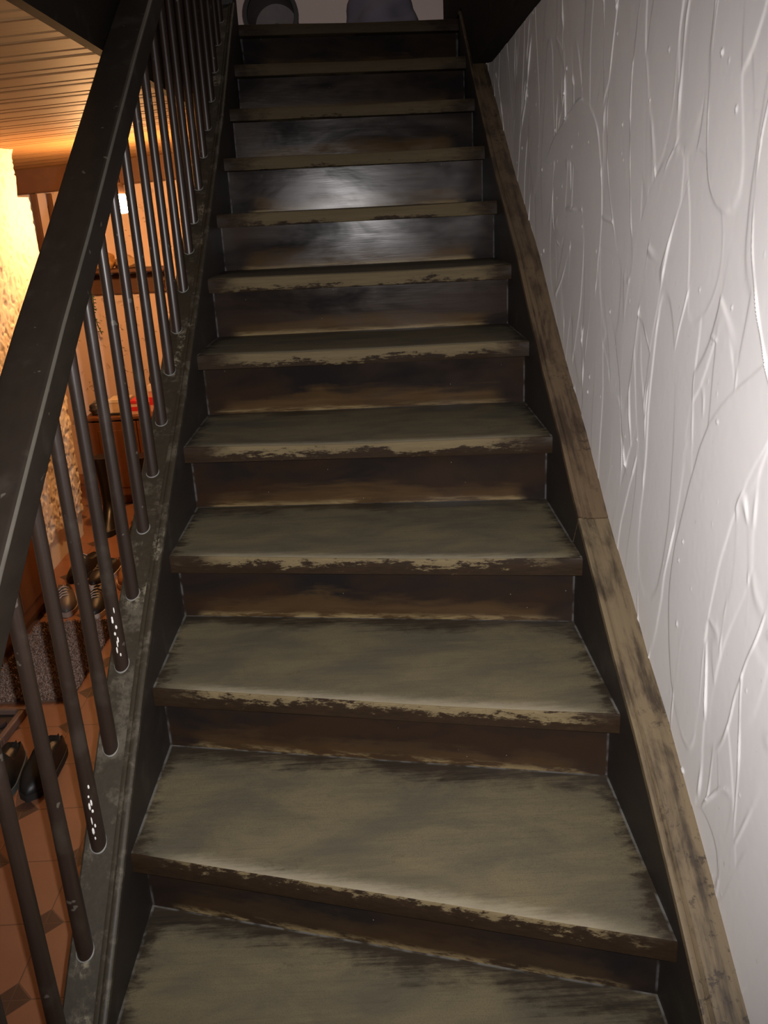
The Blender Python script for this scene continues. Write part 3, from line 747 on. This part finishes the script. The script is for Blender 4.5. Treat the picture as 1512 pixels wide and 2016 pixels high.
# boots in front of the cabinet
def boot(loc, rz, label, hh=.36):
    root = empty('boot', (loc[0], loc[1], FLOOR), rz); tag(root, label, 'boot', None)
    mb = MB(); n = 20; rings = []
    prof = []
    for i in range(11):
        t = i/10; prof.append((.075*(1-.0) if t < .1 else .052-.010*math.sin(math.pi*t)+.012*t, .03+t*hh))
    V = []; F = []
    for (r, z) in prof:
        for k in range(n):
            a = 2*math.pi*k/n; foot = max(0, 1-(z-.03)/.09); V.append((r*.85*math.cos(a), r*math.sin(a)+max(0, math.sin(a))*.13*foot**.7, z if foot <= 0 else z))
    for i in range(len(prof)-1):
        for k in range(n): F.append((i*n+k, i*n+(k+1) % n, (i+1)*n+(k+1) % n, (i+1)*n+k))
    F += [tuple(range(n))[::-1], tuple(range((len(prof)-1)*n, len(prof)*n))]
    mb.add(V, F); autosmooth(mb.build('shaft', plain('black_boot_rubber', (.008, .008, .009), .35), root), 60)
    mb = MB(); V = []; F = []
    for z in (0, .032):
        for k in range(n):
            a = 2*math.pi*k/n; V.append((.068*math.cos(a), .079*math.sin(a)+max(0, math.sin(a))*.13, z))
    F = [(k, (k+1) % n, n+(k+1) % n, n+k) for k in range(n)] + [tuple(range(n))[::-1], tuple(range(n, 2*n))]
    mb.add(V, F); bevel(mb.build('sole', plain('boot_sole', (.012, .011, .01), .7), root), .003)
boot((-1.0, 3.36), math.radians(185), 'black boot standing before the cabinet, beside the rough wall end')
boot((-.80, 3.33), math.radians(172), 'black boot standing before the cabinet, right of the other boot')

# slipper tray near the lower left
def tray():
    root = empty('slipper_tray', (-.905, 1.375, FLOOR), math.radians(-3)); tag(root, 'grey brown slatted tray with slippers at the lower left', 'tray')
    m = plain('tray_grey_brown', (.17, .11, .09), .6)
    mb = MB(); mb.box((-.12, -.08, .002), (.12, .08, .012)); mb.build('tray_floor', plain('tray_dark', (.025, .018, .016), .7), root)
    for a, b in (((-.13, -.10, 0), (.13, -.08, .03)), ((-.13, .08, 0), (.13, .10, .03)), ((-.13, -.08, 0), (-.11, .08, .03)), ((.11, -.08, 0), (.13, .08, .03))):
        mb = MB(); mb.box(a, b); bevel(mb.build('rim', m, root), .004)
tray()
def slipper(x, y, rz, label):
    root = empty('slipper', (x, y, FLOOR+.0125), rz); tag(root, label, 'slipper')
    mb = MB(); n = 24; V = []; F = []
    for z in (0, .014):
        for k in range(n):
            a = 2*math.pi*k/n; V.append((.036*math.cos(a)*(1+.12*math.sin(a)), .088*math.sin(a), z))
    mb.add(V, [(k, (k+1) % n, n+(k+1) % n, n+k) for k in range(n)] + [tuple(range(n))[::-1], tuple(range(n, 2*n))]); bevel(mb.build('sole', plain('slipper_sole', (.05, .03, .028), .8), root), .003)
    mb = MB(); V = []; F = []; K = 10
    for i in range(7):
        t = i/6; yy = -.005+t*.085; wd = .040*math.sqrt(max(.03, 1-(yy/.092)**2)); hgt = .040*(1-.45*t*t)
        for k in range(K+1): a = math.pi*k/K; V.append((wd*math.cos(a), yy, .012+hgt*math.sin(a)*.8))
        for k in range(K+1): a = math.pi*k/K; V.append((wd*.9*math.cos(a), yy, .012+hgt*.88*math.sin(a)*.8))
    st = 2*(K+1)
    for i in range(6):
        for k in range(K): a = i*st+k; F += [(a, a+1, a+st+1, a+st), (a+K+1, a+st+K+1, a+st+K+2, a+K+2)]
    for k in range(K): F += [(k, k+K+1, k+K+2, k+1), (6*st+k, 6*st+k+1, 6*st+k+K+2, 6*st+k+K+1)]
    mb.add(V, F); autosmooth(mb.build('upper', plain('slipper_felt', (.055, .030, .032), .9), root), 50)
slipper(-.895, 1.375, math.radians(98), 'dark felt slipper at the back of the tray'); 

# ------------------------------------------------------------------ landing upstairs
LZ = 1.905
def bucket():
    # a grey basket lying on its side, mouth toward the stairs
    root = empty('laundry_basket', (.095, 3.30, LZ)); tag(root, 'grey round basket lying on its side at the top of the stairs', 'basket')
    R0 = .115; n = 36
    def ring(prof, name, mat):
        V = []; F = []
        for (r, y) in prof:
            for k in range(n): a = 2*math.pi*k/n; V.append((r*math.cos(a), y, R0+.008+r*math.sin(a)))
        m = len(prof)
        for i in range(m):
            for k in range(n): F.append((i*n+k, i*n+(k+1) % n, ((i+1) % m)*n+(k+1) % n, ((i+1) % m)*n+k))
        mb = MB(); mb.add(V, F); return autosmooth(mb.build(name, mat, root), 50)
    ring([(R0*.98, -.13), (R0*.90, .16), (.02, .165), (.02, .155), (R0*.86, .15), (R0*.93, -.13)], 'body', plain('grey_basket_plastic', (.17, .14, .13), .6))
    ring([(R0*1.05, -.145), (R0*1.05, -.12), (R0*.90, -.12), (R0*.90, -.145)], 'rim', plain('dark_basket_rim', (.03, .02, .02), .6))
bucket()
sack('grey_sack', (.575, 3.42, LZ), (.165, .13, .30), plain('grey_violet_fabric', (.17, .15, .18), .9, 0, .15, 12, .5), 'grey violet fabric sack standing on the landing at the top of the stairs', 'sack', 2)
